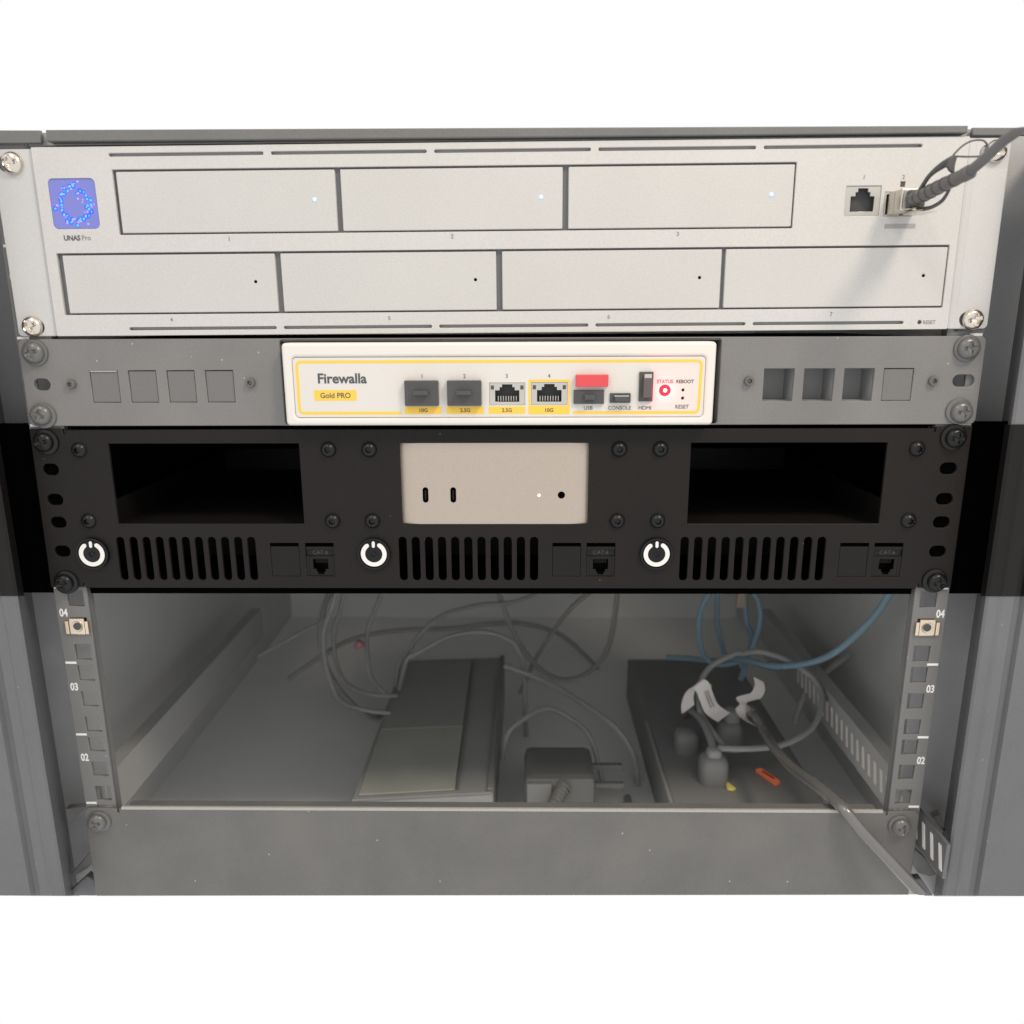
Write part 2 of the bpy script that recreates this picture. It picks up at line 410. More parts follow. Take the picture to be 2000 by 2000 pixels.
# ================================================================== DEVICE ABOVE
up = thing('upper_device', 'grey edge of the device above the silver drive enclosure', 'rack device', (0, 0, 402))
plate('face_edge', [[(-212.5, 402.2), (220.5, 403.2), (220.5, 406.3), (-212.5, 407.3)]], -4.5, 6, 'upper_grey', up, bevel=.5)
plate('bottom_lip', [[(-218, 401.5), (226, 402.7), (226, 405.9), (-218, 407.2)]], 1, 60, 'inside_part', up)
plate('ear', [[(-245, 401.8), (-216.5, 402.2), (-216.5, 407.6), (-245, 407.8)]], -2.4, 0, 'upper_grey', up, bevel=.4)
plate('ear', [[(224, 402.6), (251, 402.4), (251, 405.7), (224, 405.9)]], -2.4, 0, 'upper_grey', up, bevel=.4)

# ================================================================== SILVER DRIVE ENCLOSURE
nas = thing('drive_enclosure', 'wide silver drive enclosure with seven flat trays and a glowing blue screen', 'storage server', (0, 0, 313), roty=-.0044)
FY = -3.0
r1 = rr(-183.6, 361.0, 143.2, 390.7, .4); r2 = rr(-216.0, 323.3, 219.6, 352.7, .4)
vents = []
for k in range(5):
    a = -184.3 + 77.85 * k
    vents.append(rr(a, 396.45, a + 74.3, 398.0, .75)); vents.append(rr(a, 315.6, a + 74.3, 317.1, .75))
logo = rr(-215.4, 364.0, -192.6, 387.0, 2.4)
p1 = rr(167.4, 366.3, 184.2, 379.8, .5); p2 = rr(186.0, 366.0, 201.5, 377.0, .4)
sq = rr(192.9, 379.1, 195.2, 381.6); rst = circ(209.2, 316.4, 1.05, 14)
stk_led = rr(187.2, 360.4, 202.0, 362.5, .5)
face = plate('faceplate', [rr(-221.3, 313.0, 223.3, 401.0, .8), r1, r2, logo, p1, p2, sq, rst] + vents, FY, -.9, 'silver_paint', nas, bevel=.22)
for s, (a, b) in ((-1, (-241.6, -221.3)), (1, (223.4, 243.6))):
    hs = [rr(s * 234.6 - 5.6 + (1 if s < 0 else .4), z - 3.4, s * 234.6 + 5.6 + (1 if s < 0 else .4), z + 3.4, 3.3) for z in (317.6, 394.0)]
    ear = plate('ear', [rr(a, 313.0, b, 400.6, 2.2)] + hs, -1.5, -.05, 'ear_paint', nas, bevel=.4)
    xx = (-222.6, -221.35) if s < 0 else (223.35, 227.5)
    bm = bmesh.new()          # rolled edge between face and ear
    for z in (313.3, 400.3):
        pass
    q = [(xx[0], -1.6), (xx[0], -1.9), ((xx[0] + xx[1]) / 2, -2.5), (xx[1], -2.9), (xx[1], -1.6)] if s < 0 else [(xx[0], -1.6), (xx[0], -2.9), (xx[0] + 1.4, -2.3), (xx[1], -1.75), (xx[1], -1.6)]
    lo = [bm.verts.new((x * S, y * S, .3133)) for x, y in q]; hi = [bm.verts.new((x * S, y * S, .4003)) for x, y in q]
    for k in range(5): bm.faces.new((lo[k], lo[(k + 1) % 5], hi[(k + 1) % 5], hi[k]))
    bm.faces.new(lo); bm.faces.new(hi); bmesh.ops.recalc_face_normals(bm, faces=bm.faces)
    me = bpy.data.meshes.new('ear_fold'); bm.to_mesh(me); bm.free()
    link('ear_fold', me, 'ear_paint', ear)
boxes('chassis', [(-219, 8, 314, 220, 330, 400)], 'slot_dark', nas)
boxes('inner_wall', [(-219, -.5, 391.2, 220, 8, 400), (-219, -.5, 314, 220, 8, 322.8), (-219, -.5, 353.2, 166, 8, 360.4), (-219, -.5, 360.4, -184.5, 8, 391.2), (144.2, -.5, 360.4, 166.6, 8, 391.2)], 'slot_dark', nas)
plate('bay_backing', [rr(-183.6, 360.8, 143.3, 390.9)], -.85, -.6, 'gap_grey', nas); plate('bay_backing', [rr(-216.1, 323.1, 219.8, 352.9)], -.85, -.6, 'gap_grey', nas)  # added plates close behind the trays, set how dark the gaps look
trays = [(-181.9, -76.6, 1), (-73.9, 32.5, 1), (35.3, 142.5, 1), (-213.3, -108.5, 2), (-105.6, .2, 2), (3.1, 110.1, 2), (112.1, 219.0, 2)]
for i, (a, b, row) in enumerate(trays):
    z0, z1 = (361.8, 389.7) if row == 1 else (324.1, 351.7)
    hx = b - 10.3; hz = 376.4 if row == 1 else 338.5
    dims = [rr(a, z0, b, z1, .5), circ(hx, hz, .75, 14)]
    t = plate('drive_tray', dims, FY + .25, 6, 'tray_paint', nas, bevel=.35)
    if row == 1:
        l = link('status_light', lathe_mesh([(.05, -.6), (.6, -.4), (.95, .1)], 16), 'led_blue', nas)
        l.parent = t; l.location = (hx * S, (FY + .1) * S, hz * S)
        c = link('light_core', lathe_mesh([(.05, -.8), (.36, -.65), (.45, -.4)], 12), 'led_core', nas)
        c.parent = t; c.location = l.location
    else:
        l = link('status_hole', lathe_mesh([(.05, .6), (.75, .6)], 14), 'port_black', nas); l.parent = t; l.location = (hx * S, FY * S, hz * S)
for s_, x, z in (('1', -129.9, 358.7), ('2', -21.0, 358.9), ('3', 88.3, 358.9), ('4', -162.4, 320.7), ('5', -53.3, 320.5), ('6', 55.7, 320.3), ('7', 165.3, 320.6)):
    text('bay_number', s_, x, z, FY - .03, 1.9, 'faint_print', face, bold=.05)
text('product_lettering', 'UNAS', -207.0, 359.8, FY - .03, 2.3, 'dark_print', face, bold=.12, xs=.95)
text('product_lettering', 'Pro', -200.0, 359.8, FY - .03, 2.3, 'faint_print', face, bold=.04, xs=.95)
text('port_number', '1', 175.4, 383.6, FY - .03, 1.8, 'faint_print', face, bold=.05)
text('port_number', '2', 194.0, 383.5, FY - .03, 1.8, 'faint_print', face, bold=.05)
text('reset_lettering', 'RESET', 213.8, 316.4, FY - .03, 1.75, 'faint_print', face, xs=.95, bold=.05)
plate('reset_hole', [circ(209.2, 316.4, 1.1, 14)], -2.2, -1.8, 'port_black', nas)
plate('indicator_window', [rr(192.9, 379.1, 195.2, 381.6)], -2.4, -1.8, 'cap_grey', nas)
plate('grey_sticker', [stk_led], FY - .12, FY + .1, mat('sticker', (.33, .32, .31), .5), nas)
screen = plate('status_screen', [rr(-215.2, 364.2, -192.8, 386.8, 2.2)], -2.45, -1.2, 'screen_blue', nas)
ring = []
for nm, mt, count, rmin, rmax, spread in (('screen_dots', 'dot_blue', 32, .85, 1.35, 2.0), ('screen_sparks', 'dot_violet', 30, .3, .6, 3.4), ('screen_glints', 'dot_cyan', 34, .35, .6, 2.2)):
    ms = []
    for k in range(count):
        if nm == 'screen_glints' and k < len(ring): x, z = ring[k][0] + .15, ring[k][1] - .1
        else:
            a = 2 * math.pi * (k + random.uniform(-.4, .4)) / count; rad = random.gauss(7.6, spread * .55)
            x, z = -204.0 + rad * math.cos(a) * .93, 375.4 + rad * math.sin(a)
            x = min(max(x, -213.6), -194.4); z = min(max(z, 365.6), 385.6)
        if nm == 'screen_dots': ring.append((x, z))
        rr_ = random.uniform(rmin, rmax); yy = -2.5 - .06 * ('screen_dots', 'screen_sparks', 'screen_glints').index(nm) - .001 * k
        ms.append(plate_mesh([circ(x, z, rr_, 12)], yy, -2.44))
    d = joined(nm, ms, mt, screen); d['kind'] = 'stuff'

def rj45(parent, x0, z0, x1, z1, yf, tab_up=True, frame='port_metal', dark='port_dark', leds=True, pins=True, y_in=9, name='ethernet_port'):
    """shielded socket: a metal frame round a stepped opening, a dark cavity, contact pins"""
    wv, hv = x1 - x0, z1 - z0; cx = (x0 + x1) / 2
    hw = wv * .34; b0 = z0 + hv * .14; b1 = z0 + hv * .66; t1 = z0 + hv * .80; t2 = z0 + hv * .93
    op = [(cx - hw, b0), (cx + hw, b0), (cx + hw, b1), (cx + hw * .62, b1), (cx + hw * .62, t1), (cx + hw * .42, t1), (cx + hw * .42, t2),
          (cx - hw * .42, t2), (cx - hw * .42, t1), (cx - hw * .62, t1), (cx - hw * .62, b1), (cx - hw, b1)]
    if not tab_up: op = [(x, z0 + z1 - z) for x, z in op]
    fr = plate(name, [rr(x0, z0, x1, z1), op], yf, yf + 1.2, frame, parent, bevel=.12)
    boxes('socket_cavity', [(x0 + .3, yf + y_in, z0 + .3, x1 - .3, yf + y_in + .5, z1 - .3), (x0 + .3, yf + 1.3, z0 + .3, x0 + .8, yf + y_in, z1 - .3), (x1 - .8, yf + 1.3, z0 + .3, x1 - .3, yf + y_in, z1 - .3),
                            (x0 + .8, yf + 1.3, z0 + .3, x1 - .8, yf + y_in, z0 + .8), (x0 + .8, yf + 1.3, z1 - .8, x1 - .8, yf + y_in, z1 - .3)], dark, fr)
    if pins:
        for k in range(8):
            px = cx - hw * .75 + k * hw * 1.5 / 7; zz = b0 + .3 if tab_up else z0 + z1 - b0 - .3 - hv * .22
            boxes('contact_pin', [(px - .2, yf + 2.0, zz, px + .2, yf + 3.0, zz + hv * .22)], 'port_metal' if frame == 'port_metal' else 'black_plastic', fr)
    if leds:
        for a in (x0 + wv * .04, x1 - wv * .13):
            boxes('port_light', [(a, yf - .12, z1 - hv * .30, a + wv * .09, yf + .1, z1 - hv * .12)], 'cap_grey', fr)
    return fr
rj45(nas, 167.5, 366.4, 184.1, 379.7, FY + .5, leds=False, y_in=4, pins=False)
boxes('module_cage', [(186.1, -2.6, 366.1, 187.0, 3, 376.9), (200.5, -2.6, 366.1, 201.4, 3, 376.9), (187, -2.6, 376.0, 200.5, 3, 376.9), (187, -2.6, 366.1, 200.5, 3, 366.8)], 'port_metal', nas)

# ================================================================== CABLE IN PORT 2
dac = thing('module_cable', 'dark cable with silver plug and looped pull strap in the drive enclosure port', 'cable', (194, -3, 371))
plug = boxes('plug_body', [(187.4, -17.0, 367.6, 200.0, 2.6, 377.3)], 'nickel', dac, bevel=.5)
boxes('plug_cover', [(187.0, -16.2, 366.9, 200.4, -11, 367.55), (187.05, -10, 367.3, 187.35, -6.5, 377.1), (188.6, -17.5, 368.4, 189.6, -17.1, 376.4)], 'port_metal', plug)
boxes('release_latch', [(190.6, -26, 366.0, 200.2, -13.0, 366.85)], 'nickel', dac, bevel=.2)
boxes('latch_slot', [(190.5, -10.8, 366.3, 196.5, -9.4, 366.85)], 'port_black', plug)
boxes('plug_collar', [(189.6, -20.5, 368.8, 197.0, -17.02, 376.2)], 'strap_grey', plug, bevel=.8)
boot_pts = [(192.2, -17, 372.2), (192.1, -30, 373.0), (192.6, -45, 374.6), (194.2, -60, 376.6)]
boot = tube('strain_relief', boot_pts, [3.3, 3.1, 2.9, 2.7], 'cable_grey', dac, seg=18)
for k in range(7):
    t = k / 7; p = spline(boot_pts, 14)[3 + k * 5]; q = spline(boot_pts, 14)[4 + k * 5]
    tube('relief_rib', [tuple(p), tuple(q)], 3.45 - .08 * k, 'strap_grey', boot, n=2, seg=18)
tube('cord', [(194.2, -59.5, 376.6), (196.3, -66, 380.4), (199.4, -72, 385.6), (201.4, -76, 388.0), (203.2, -78, 389.8), (206, -80, 393)], 2.1, 'cable_grey', dac, seg=16, cut=(389.4, False))
strap = tube('pull_strap', [(192.1, -19, 370.6), (190.7, -28, 375.3), (189.3, -38, 379.4), (190.3, -46, 382.0), (192.4, -50, 383.6)], [1.4, 1.0, 1.0, 1.5, 1.6], 'strap_grey', dac, seg=10)
bmx = plate('strap_head', [[(188.9, 380.2), (191.9, 385.3), (193.7, 384.6), (193.1, 381.2), (193.2, 377.9), (191.2, 379.0), (190.4, 380.2), (189.6, 380.5)]], -51, -49.4, 'strap_grey', dac, bevel=.3)
tube('strap_loop', [(192.4, -50, 385.4), (195.5, -50, 388.6), (199.0, -50.5, 390.5), (203.0, -51, 390.6), (205.3, -51, 388.6), (204.8, -51, 386.2), (203.4, -50.5, 384.7), (199, -50, 384.5), (193.3, -50, 384.7)], .38, 'strap_grey', dac, seg=8)
tube('strap_tail', [(194.0, -20, 367.9), (195.3, -29, 367.3), (195.5, -38, 368.7), (195.2, -43, 371.4), (194.6, -46, 373.5)], [.9, .9, .8, .7, .6], 'strap_grey', dac, seg=8)
boot_clip = tube('cord_collar', [(193.9, -57.5, 376.2), (194.4, -61, 376.9)], 2.95, 'cable_grey', boot, n=2, seg=18)

# ================================================================== GREY BRACKET + WHITE FIREWALL BOX
br = thing('bracket_panel', 'grey one-unit bracket panel holding the white firewall box', 'rack panel', (0, 0, 266))
ks_l = [(-207.8, -193.4), (-188.0, -173.8), (-168.3, -154.1), (-148.6, -134.3)]
ks_r = [(134.8, 149.9), (154.9, 170.1), (175.0, 190.0), (194.8, 209.7)]
kz0, kz1 = 278.6, 294.9
ho = [rr(a, kz0, b, kz1) for a, b in ks_l + ks_r]
ho += [rr(-237.3, 284.9, -228.8, 290.9, 2.95), rr(229.6, 285.6, 240.6, 291.6, 2.95)]
ho += [rr(-109.5, 267.2, 112.5, 309.9, 1.5)]
bf = plate('faceplate', [rr(-242.4, 266.6, 243.7, 310.6, 3.0)] + ho, -2, -.05, 'bracket_grey', br, bevel=.35)
boxes('top_flange', [(-222, 0, 309.0, 222, 120, 310.3)], 'bracket_grey', br)
boxes('cradle', [(-111, 0, 267.0, -109.6, 90, 309), (112.6, 0, 267.0, 114, 90, 309), (-109.6, 40, 266.9, 112.6, 90, 268)], 'bracket_grey', br)
for a, b in ks_l + ks_r[3:]:
    k = boxes('keystone_blank', [(a + .25, -1.5, kz0 + .25, b - .25, 6, kz1 - .45)], 'keystone_grey', br, bevel=.2)
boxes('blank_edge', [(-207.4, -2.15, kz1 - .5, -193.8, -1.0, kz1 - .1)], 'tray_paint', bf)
for a, b in ks_r[:3]:
    boxes('keystone_opening', [(a - 1, 14, kz0 - 1, b + 1, 15, kz1 + 1), (a - 1, 0, kz0 - 1, a - .2, 14, kz1 + 1), (b + .2, 0, kz0 - 1, b + 1, 14, kz1 + 1), (a - .2, 0, kz0 - 1, b + .2, 14, kz0 - .2), (a - .2, 0, kz1 + .2, b + .2, 14, kz1 + 1)], 'opening_grey', br)
def hexfn(rin, depth):
    def f(x, z, y):
        d = max(abs(x * math.cos(a) + z * math.sin(a)) for a in (0, math.pi / 3, 2 * math.pi / 3))
        return y + depth if d < rin else y
    return f
small_hex = lathe_mesh([(.05, -2.2), (.8, -2.2), (1.05, -2.2), (1.15, -2.2), (1.5, -2.2), (2.0, -2.1), (2.3, -1.7), (2.4, 0)], 36, hexfn(1.12, 1.3))
for x, z in ((-217.5, 288.1), (-125.4, 288.6), (127.1, 288.8), (219.4, 288.6)):
    h = link('hex_screw', small_hex, 'grey_screw', br); h.location = Vector((x, -2, z - 266)) * S

fw = thing('firewall_box', 'white firewall box with yellow outline, four ports and a red status light', 'firewall', (0, -10, 268))
def fp(x, z): return 1.1442 * x - 1.883, 1.1442 * z - 46.06
def fr4(x0, z0, x1, z1, r=0.):
    a, b = fp(x0, z0), fp(x1, z1); return rr(a[0], a[1], b[0], b[1], r)
BY = -10.0
bx0, bz0 = fp(-91.4, 274.1); bx1, bz1 = fp(96.35, 309.9)
ports = {'e3': fr4(-1.6, 282.9, 14.1, 292.7), 'e4': fr4(16.7, 282.9, 32.6, 292.8)}
pinh = [circ(*fp(82.8, 289.3), .85, 14), circ(*fp(82.8, 285.8), .85, 14)]
lblr = fr4(-87.1, 277.6, 92.0, 303.8, 2.0)
body = plate('body_shell', [rr(bx0, bz0, bx1, bz1, 2.0), lblr], BY, 60, 'white_plastic', fw, bevel=1.5, res=3)
lab = plate('label_plate', [fr4(-86.95, 277.75, 91.85, 303.65, 1.9), ports['e3'], ports['e4']] + pinh, BY + .45, BY + 3, 'label_plate', fw, bevel=.1)
LY = BY + .45
def fpath(pts): return [fp(*p) for p in pts]
def corner(cx, cz, a0, a1, r=1.9, n=6): return [(cx + r * math.cos(math.radians(a0 + (a1 - a0) * k / n)), cz + r * math.sin(math.radians(a0 + (a1 - a0) * k / n))) for k in range(n + 1)]
pth = [(-40.9, 279.6)] + corner(-83.3, 281.5, 270, 180) + corner(-83.3, 299.9, 180, 90) + corner(88.3, 299.9, 90, 0) + corner(88.0, 281.5, 0, -90) + [(35.6, 279.6)]
plate('yellow_outline', [stroke(fpath(pth), 1.45)], LY - .06, LY + .05, 'yellow_print', lab)
for a, b in ((-38.8, -22.6), (-20.4, -4.1), (-2.0, 14.2)):
    plate('port_label', [fr4(a, 279.1, b, 282.4, .6)], LY - .06, LY + .05, 'yellow_print', lab)
plate('port_label', [fr4(15.5, 278.9, 33.6, 294.0, .9), fr4(16.5, 282.7, 32.8, 293.0, .3)], LY - .06, LY + .05, 'yellow_print', lab)
plate('name_badge', [fr4(-78.4, 285.0, -59.7, 289.7, .7)], LY - .06, LY + .05, 'yellow_print', lab)
def ft(s, x, z, h, m='grey_print', bold=0.0, xs=1., align='CENTER', name='lettering', y=LY - .07):
    a, b = fp(x, z); return text(name, s, a, b, y, h, m, lab, bold=bold, xs=xs, align=align)
ft('Firewalla', -65.8, 294.7, 4.75, bold=.17, xs=1.02)
ft('Gold PRO', -69.0, 287.35, 2.6, bold=.04, xs=.98, y=LY - .09)
for s_, x in (('1', -30.8), ('2', -12.3), ('3', 6.1), ('4', 24.5)): ft(s_, x, 295.6, 1.9)
for s_, x in (('10G', -30.7), ('2.5G', -12.2), ('2.5G', 6.1), ('10G', 24.5)): ft(s_, x, 280.75, 1.85, bold=.05, y=LY - .09)
ft('USB', 41.7, 281.65, 1.85); ft('CONSOLE', 55.4, 281.65, 1.85, xs=.95); ft('HDMI', 66.5, 281.65, 1.85)
ft('STATUS', 74.8, 293.0, 1.75, m='red_print', xs=.92, bold=.03); ft('REBOOT', 83.4, 293.0, 1.75, xs=.9, bold=.03); ft('RESET', 82.6, 282.1, 1.9, xs=.95)
for x0, x1 in ((-38.3, -23.7), (-19.8, -5.0)):
    a, b = fp(x0, 282.9), fp(x1, 293.8)
    c = boxes('dust_cap', [(a[0], LY - 3.2, a[1], b[0], LY - .05, b[1])], 'cap_grey', fw, bevel=.35)
    mx = (a[0] + b[0]) / 2; mz = (a[1] + b[1]) / 2 + .3
    boxes('cap_handle', [(mx - 3.7, LY - 6.4, mz - .9, mx + 3.7, LY - 3.15, mz + 1.1)], 'cap_grey', c, bevel=.3)
    boxes('cage_edge', [(b[0] + .05, LY - .9, a[1] + .4, b[0] + .5, LY - .05, b[1] - 1)], 'port_metal', c)
for kx in ('e3', 'e4'):
    q = ports[kx]; rj45(fw, q[0][0] + .1, q[0][1] + .1, q[2][0] - .1, q[2][1] - .1, LY + .25, y_in=6)
def cap(x0, z0, x1, z1, y, m, name, bev=.3):
    a, b = fp(x0, z0), fp(x1, z1)
    return boxes(name, [(a[0], LY - y, a[1], b[0], LY - .05, b[1])], m, fw, bevel=bev), a, b
cap(36.0, 291.0, 50.0, 296.1, 3.2, 'red_cap', 'red_usb_cap')
c, a, b = cap(35.2, 283.5, 48.4, 289.5, 1.6, 'cap_grey', 'usb_cap')
boxes('cap_handle', [(a[0] + 5.2, LY - 4.6, a[1] + 2.3, b[0] - 4.6, LY - 1.5, b[1] - 2.0)], 'cap_grey', c, bevel=.3)
c, a, b = cap(51.0, 283.9, 60.0, 288.1, 1.2, 'cap_grey', 'console_cap')
boxes('cap_handle', [(a[0] + 2.2, LY - 4, a[1] + .9, b[0] - 1.4, LY - 1.1, b[1] - 1.1)], 'cap_grey', c, bevel=.25)
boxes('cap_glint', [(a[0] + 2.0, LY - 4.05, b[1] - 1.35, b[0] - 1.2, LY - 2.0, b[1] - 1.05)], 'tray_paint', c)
c, a, b = cap(63.5, 284.5, 69.6, 297.2, 1.2, 'cap_grey', 'video_cap')
boxes('cap_handle', [(a[0] + 1.9, LY - 3.8, a[1] + 2.0, b[0] - .9, LY - 1.1, b[1] - 2.8)], mat('cap_plum', (.105, .088, .088), .4), c, bevel=.3)
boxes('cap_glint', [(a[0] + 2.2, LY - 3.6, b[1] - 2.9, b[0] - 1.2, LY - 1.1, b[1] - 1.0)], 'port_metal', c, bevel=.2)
lx, lz = fp(74.9, 289.2)
l = link('status_light', lathe_mesh([(.05, -.9), (1.4, -.8), (2.4, -.45), (2.9, 0)], 28), 'led_red', fw); l.location = Vector((lx, LY + 10, lz - 268)) * S  # disc made larger, its red rim stands in for the halo
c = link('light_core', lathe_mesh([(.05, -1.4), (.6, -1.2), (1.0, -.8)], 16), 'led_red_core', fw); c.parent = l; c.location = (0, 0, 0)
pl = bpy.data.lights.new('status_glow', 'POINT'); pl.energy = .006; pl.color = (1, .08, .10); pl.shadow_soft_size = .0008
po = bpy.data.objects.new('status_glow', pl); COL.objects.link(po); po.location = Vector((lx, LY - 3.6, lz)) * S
plate('pinhole_bottom', pinh, LY + 1.6, LY + 2.2, 'port_black', fw)
boxes('inner_block', [(bx0 + 5, BY + 8, bz0 + 3, bx1 - 5, BY + 60, bz1 - 3)], 'port_dark', fw)

# ================================================================== BLACK THREE-BAY MOUNT
mm = thing('mini_mount', 'black two-unit mount panel with three computer bays and power buttons', 'rack mount', (0, 0, 178))
PY = -2.0
wins = [(-202.8, -103.2), (-50.9, 47.4), (99.9, 200.5)]
btn_x = [-218.1, -66.5, 84.1]
ho = [rr(a, 214.2, b, 257.3, .3) for a, b in wins]
ks = [(-122.4, -107.0, -103.5, -88.3), (28.9, 44.0, 47.1, 62.3), (181.5, 196.6, 199.6, 214.7)]
for a, b, c, d in ks: ho += [rr(a, 184.9, b, 203.6), rr(c, 184.9, d, 203.6)]
for x0, x1 in ((-203.0, -132.4), (-51.2, 19.05), (99.1, 171.6)):
    for k in range(11):
        x = x0 + (x1 - x0) * k / 10; ho.append(rr(x - 2.15, 182.5, x + 2.15, 207.0, 2.1, 4))
for z in (243.7, 227.5, 215.0, 199.0):
    ho += [rr(-239.2, z - 3.1, -230.7, z + 3.1, 3.0), rr(228.8, z - 3.1, 237.6, z + 3.1, 3.0)]
for x in btn_x: ho.append(circ(x, 198.0, 8.3, 32))
out = [(-244, 178.6), (-226.4, 178.6), (-226.4, 181.0), (-225.2, 181.0), (-225.2, 178.2), (224.3, 178.2), (224.3, 181.0), (225.5, 181.0), (225.5, 178.6), (242.6, 178.6),
       (242.6, 265.2), (224.6, 265.2), (224.6, 262.6), (223.4, 262.6), (223.4, 264.6), (-224.6, 264.6), (-224.6, 262.6), (-225.8, 262.6), (-225.8, 265.0), (-243, 265.0)]
mf = plate('faceplate', [out] + ho, PY, -.05, 'black_panel', mm, bevel=.3)
boxes('chassis_shell', [(-224, 3, 265.2, 223, 190, 266.4), (-224, 3, 174.2, 223, 190, 175.2), (-224, 3, 175.2, -223, 190, 265.2), (222, 3, 175.2, 223, 190, 265.2), (-223, 188, 175.2, 222, 190, 265.2)], 'black_inside', mm)  # added black box behind the panel, keeps the open bays dark
boxes('gap_seal', [(-224, .3, 265.25, 223, 3, 266.3), (-224, .3, 174.3, 223, 3, 178.0)], 'black_hole', mm)  # near-black strips in the gaps above and below the mount
for a, b in wins:
    boxes('bay_tray', [(a - 3, 2, 211.8, b + 3, 170, 212.6), (a - 4, 2, 211.8, a - 3, 170, 226), (b + 3, 2, 211.8, b + 4, 170, 226), (a - 3, 164, 212.6, b + 3, 166, 228)], 'black_plastic', mm)
for a, b in ((-243, -229.5), (227.6, 242)): boxes('slot_backing', [(a, -.04, 190, b, -.01, 250)], 'black_hole', mm)  # added black strips, make the ear slots look like dark holes
boxes('vent_rib', [(-223, 60, 178, 222, 61, 190)], 'black_plastic', mm)
big_hex = lathe_mesh([(.05, -2.6), (.9, -2.6), (1.2, -2.6), (1.32, -2.6), (1.7, -2.6), (2.4, -2.35), (3.2, -1.6), (3.9, -.7), (4.15, 0)], 48, hexfn(1.3, 1.5))
for x in (-218.4, -87.9, -66.7, 63.0, 84.2, 215.8):
    for z in (254.1, 215.9):
        h = link('hex_screw', big_hex, 'black_screw', mm); h.location = Vector((x, PY, z - 178)) * S
bezel = lathe_mesh([(.05, -1.2), (7.4, -1.2), (7.7, -1.9), (8.6, -1.9), (8.75, -1.4), (8.8, 0)], 48)
cap_me = lathe_mesh([(.05, -1.55), (1.1, -1.55), (1.15, -1.1), (1.5, -1.1), (1.55, -1.7), (4.5, -1.75), (6.9, -1.5), (7.2, -1.1)], 48)
ringpath = [(5.75 * math.sin(math.radians(a)), 5.75 * math.cos(math.radians(a))) for a in range(33, 328, 5)]
ring_me = plate_mesh([stroke(ringpath, 2.25)], -1.95, -1.6); tick_me = plate_mesh([stroke([(0, 4.3), (0, 6.3)], 1.55)], -1.97, -1.6)
for x in btn_x:
    b = link('power_button', bezel, 'black_gloss', mm); b.location = Vector((x, PY, 20)) * S
    for nm, me_, mt in (('button_cap', cap_me, 'black_gloss'), ('power_ring', ring_me, 'white_ring'), ('power_bar', tick_me, 'white_ring')):
        link(nm, me_, mt, b)
for i, (a, b, c, d) in enumerate(ks):
    boxes('keystone_blank', [(a + .15, -1.75, 185.05, b - .15, 6, 201.6)], 'black_plastic', mm, bevel=.2)
    kj = boxes('keystone_jack', [(c + .15, -1.45, 199.9, d - .15, 6, 201.4), (c + .15, -.7, 196.2, d - .15, 6, 199.9), (c + .15, -1.45, 185.05, c + 1.6, 6, 196.2), (d - 1.6, -1.45, 185.05, d - .15, 6, 196.2)], 'black_plastic', mm)
    rj45(mm, c + 1.65, 185.1, d - 1.65, 196.1, -1.4, tab_up=False, frame='black_plastic', dark='black_inside', leds=False, y_in=7, name='jack_opening')
    text('jack_lettering', 'CAT.6', (c + d) / 2, 198.2, -.75, 2.3, mat('jack_letter', (.05, .047, .045), .4), kj, xs=.95)
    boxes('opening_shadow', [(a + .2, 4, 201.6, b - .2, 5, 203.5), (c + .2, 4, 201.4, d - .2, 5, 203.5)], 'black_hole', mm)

# ================================================================== SILVER MINI COMPUTER
mini = thing('mini_computer', 'small silver aluminium computer in the middle bay of the black mount', 'computer', (-1.7, 1, 212.7))
bm = bmesh.new()
W, Rc, MY = 63.5, 24.0, -1.85
outl = []
for cx, cy, a0 in ((W - Rc, MY + Rc, -90), (W - Rc, MY + 127 - Rc, 0), (-(W - Rc), MY + 127 - Rc, 90), (-(W - Rc), MY + Rc, 180)):
    for k in range(13):
        a = math.radians(a0 + 90 * k / 12); outl.append((-1.7 + cx + Rc * math.cos(a), cy + Rc * math.sin(a)))
lo = [bm.verts.new((x * S, y * S, .2127)) for x, y in outl]; hi = [bm.verts.new((x * S, y * S, .2580)) for x, y in outl]
n = len(outl)
for k in range(n): bm.faces.new((lo[k], lo[(k + 1) % n], hi[(k + 1) % n], hi[k]))
bm.faces.new(lo); bm.faces.new(hi); bmesh.ops.recalc_face_normals(bm, faces=bm.faces)
me = bpy.data.meshes.new('body'); bm.to_mesh(me); bm.free()
me.polygons.foreach_set('use_smooth', [True] * len(me.polygons)); me.set_sharp_from_angle(angle=math.radians(38))
link('body', me, 'mini_aluminium', mini)
for x in (-38.1, -23.5):
    pr = plate('charging_port', [rr(x - 1.5, 225.8, x + 1.5, 234.0, 1.45)], MY - .12, MY + .1, 'black_hole', mini)
    plate('port_tongue', [rr(x - .35, 227.4, x + .35, 232.4, .3)], MY - .2, MY - .1, 'black_plastic', pr)
plate('power_light', [circ(21.6, 229.7, .85, 16)], MY - .15, MY + .1, 'led_white', mini)
plate('audio_jack', [circ(33.3, 229.8, 1.9, 24)], MY - .12, MY + .1, 'black_hole', mini)

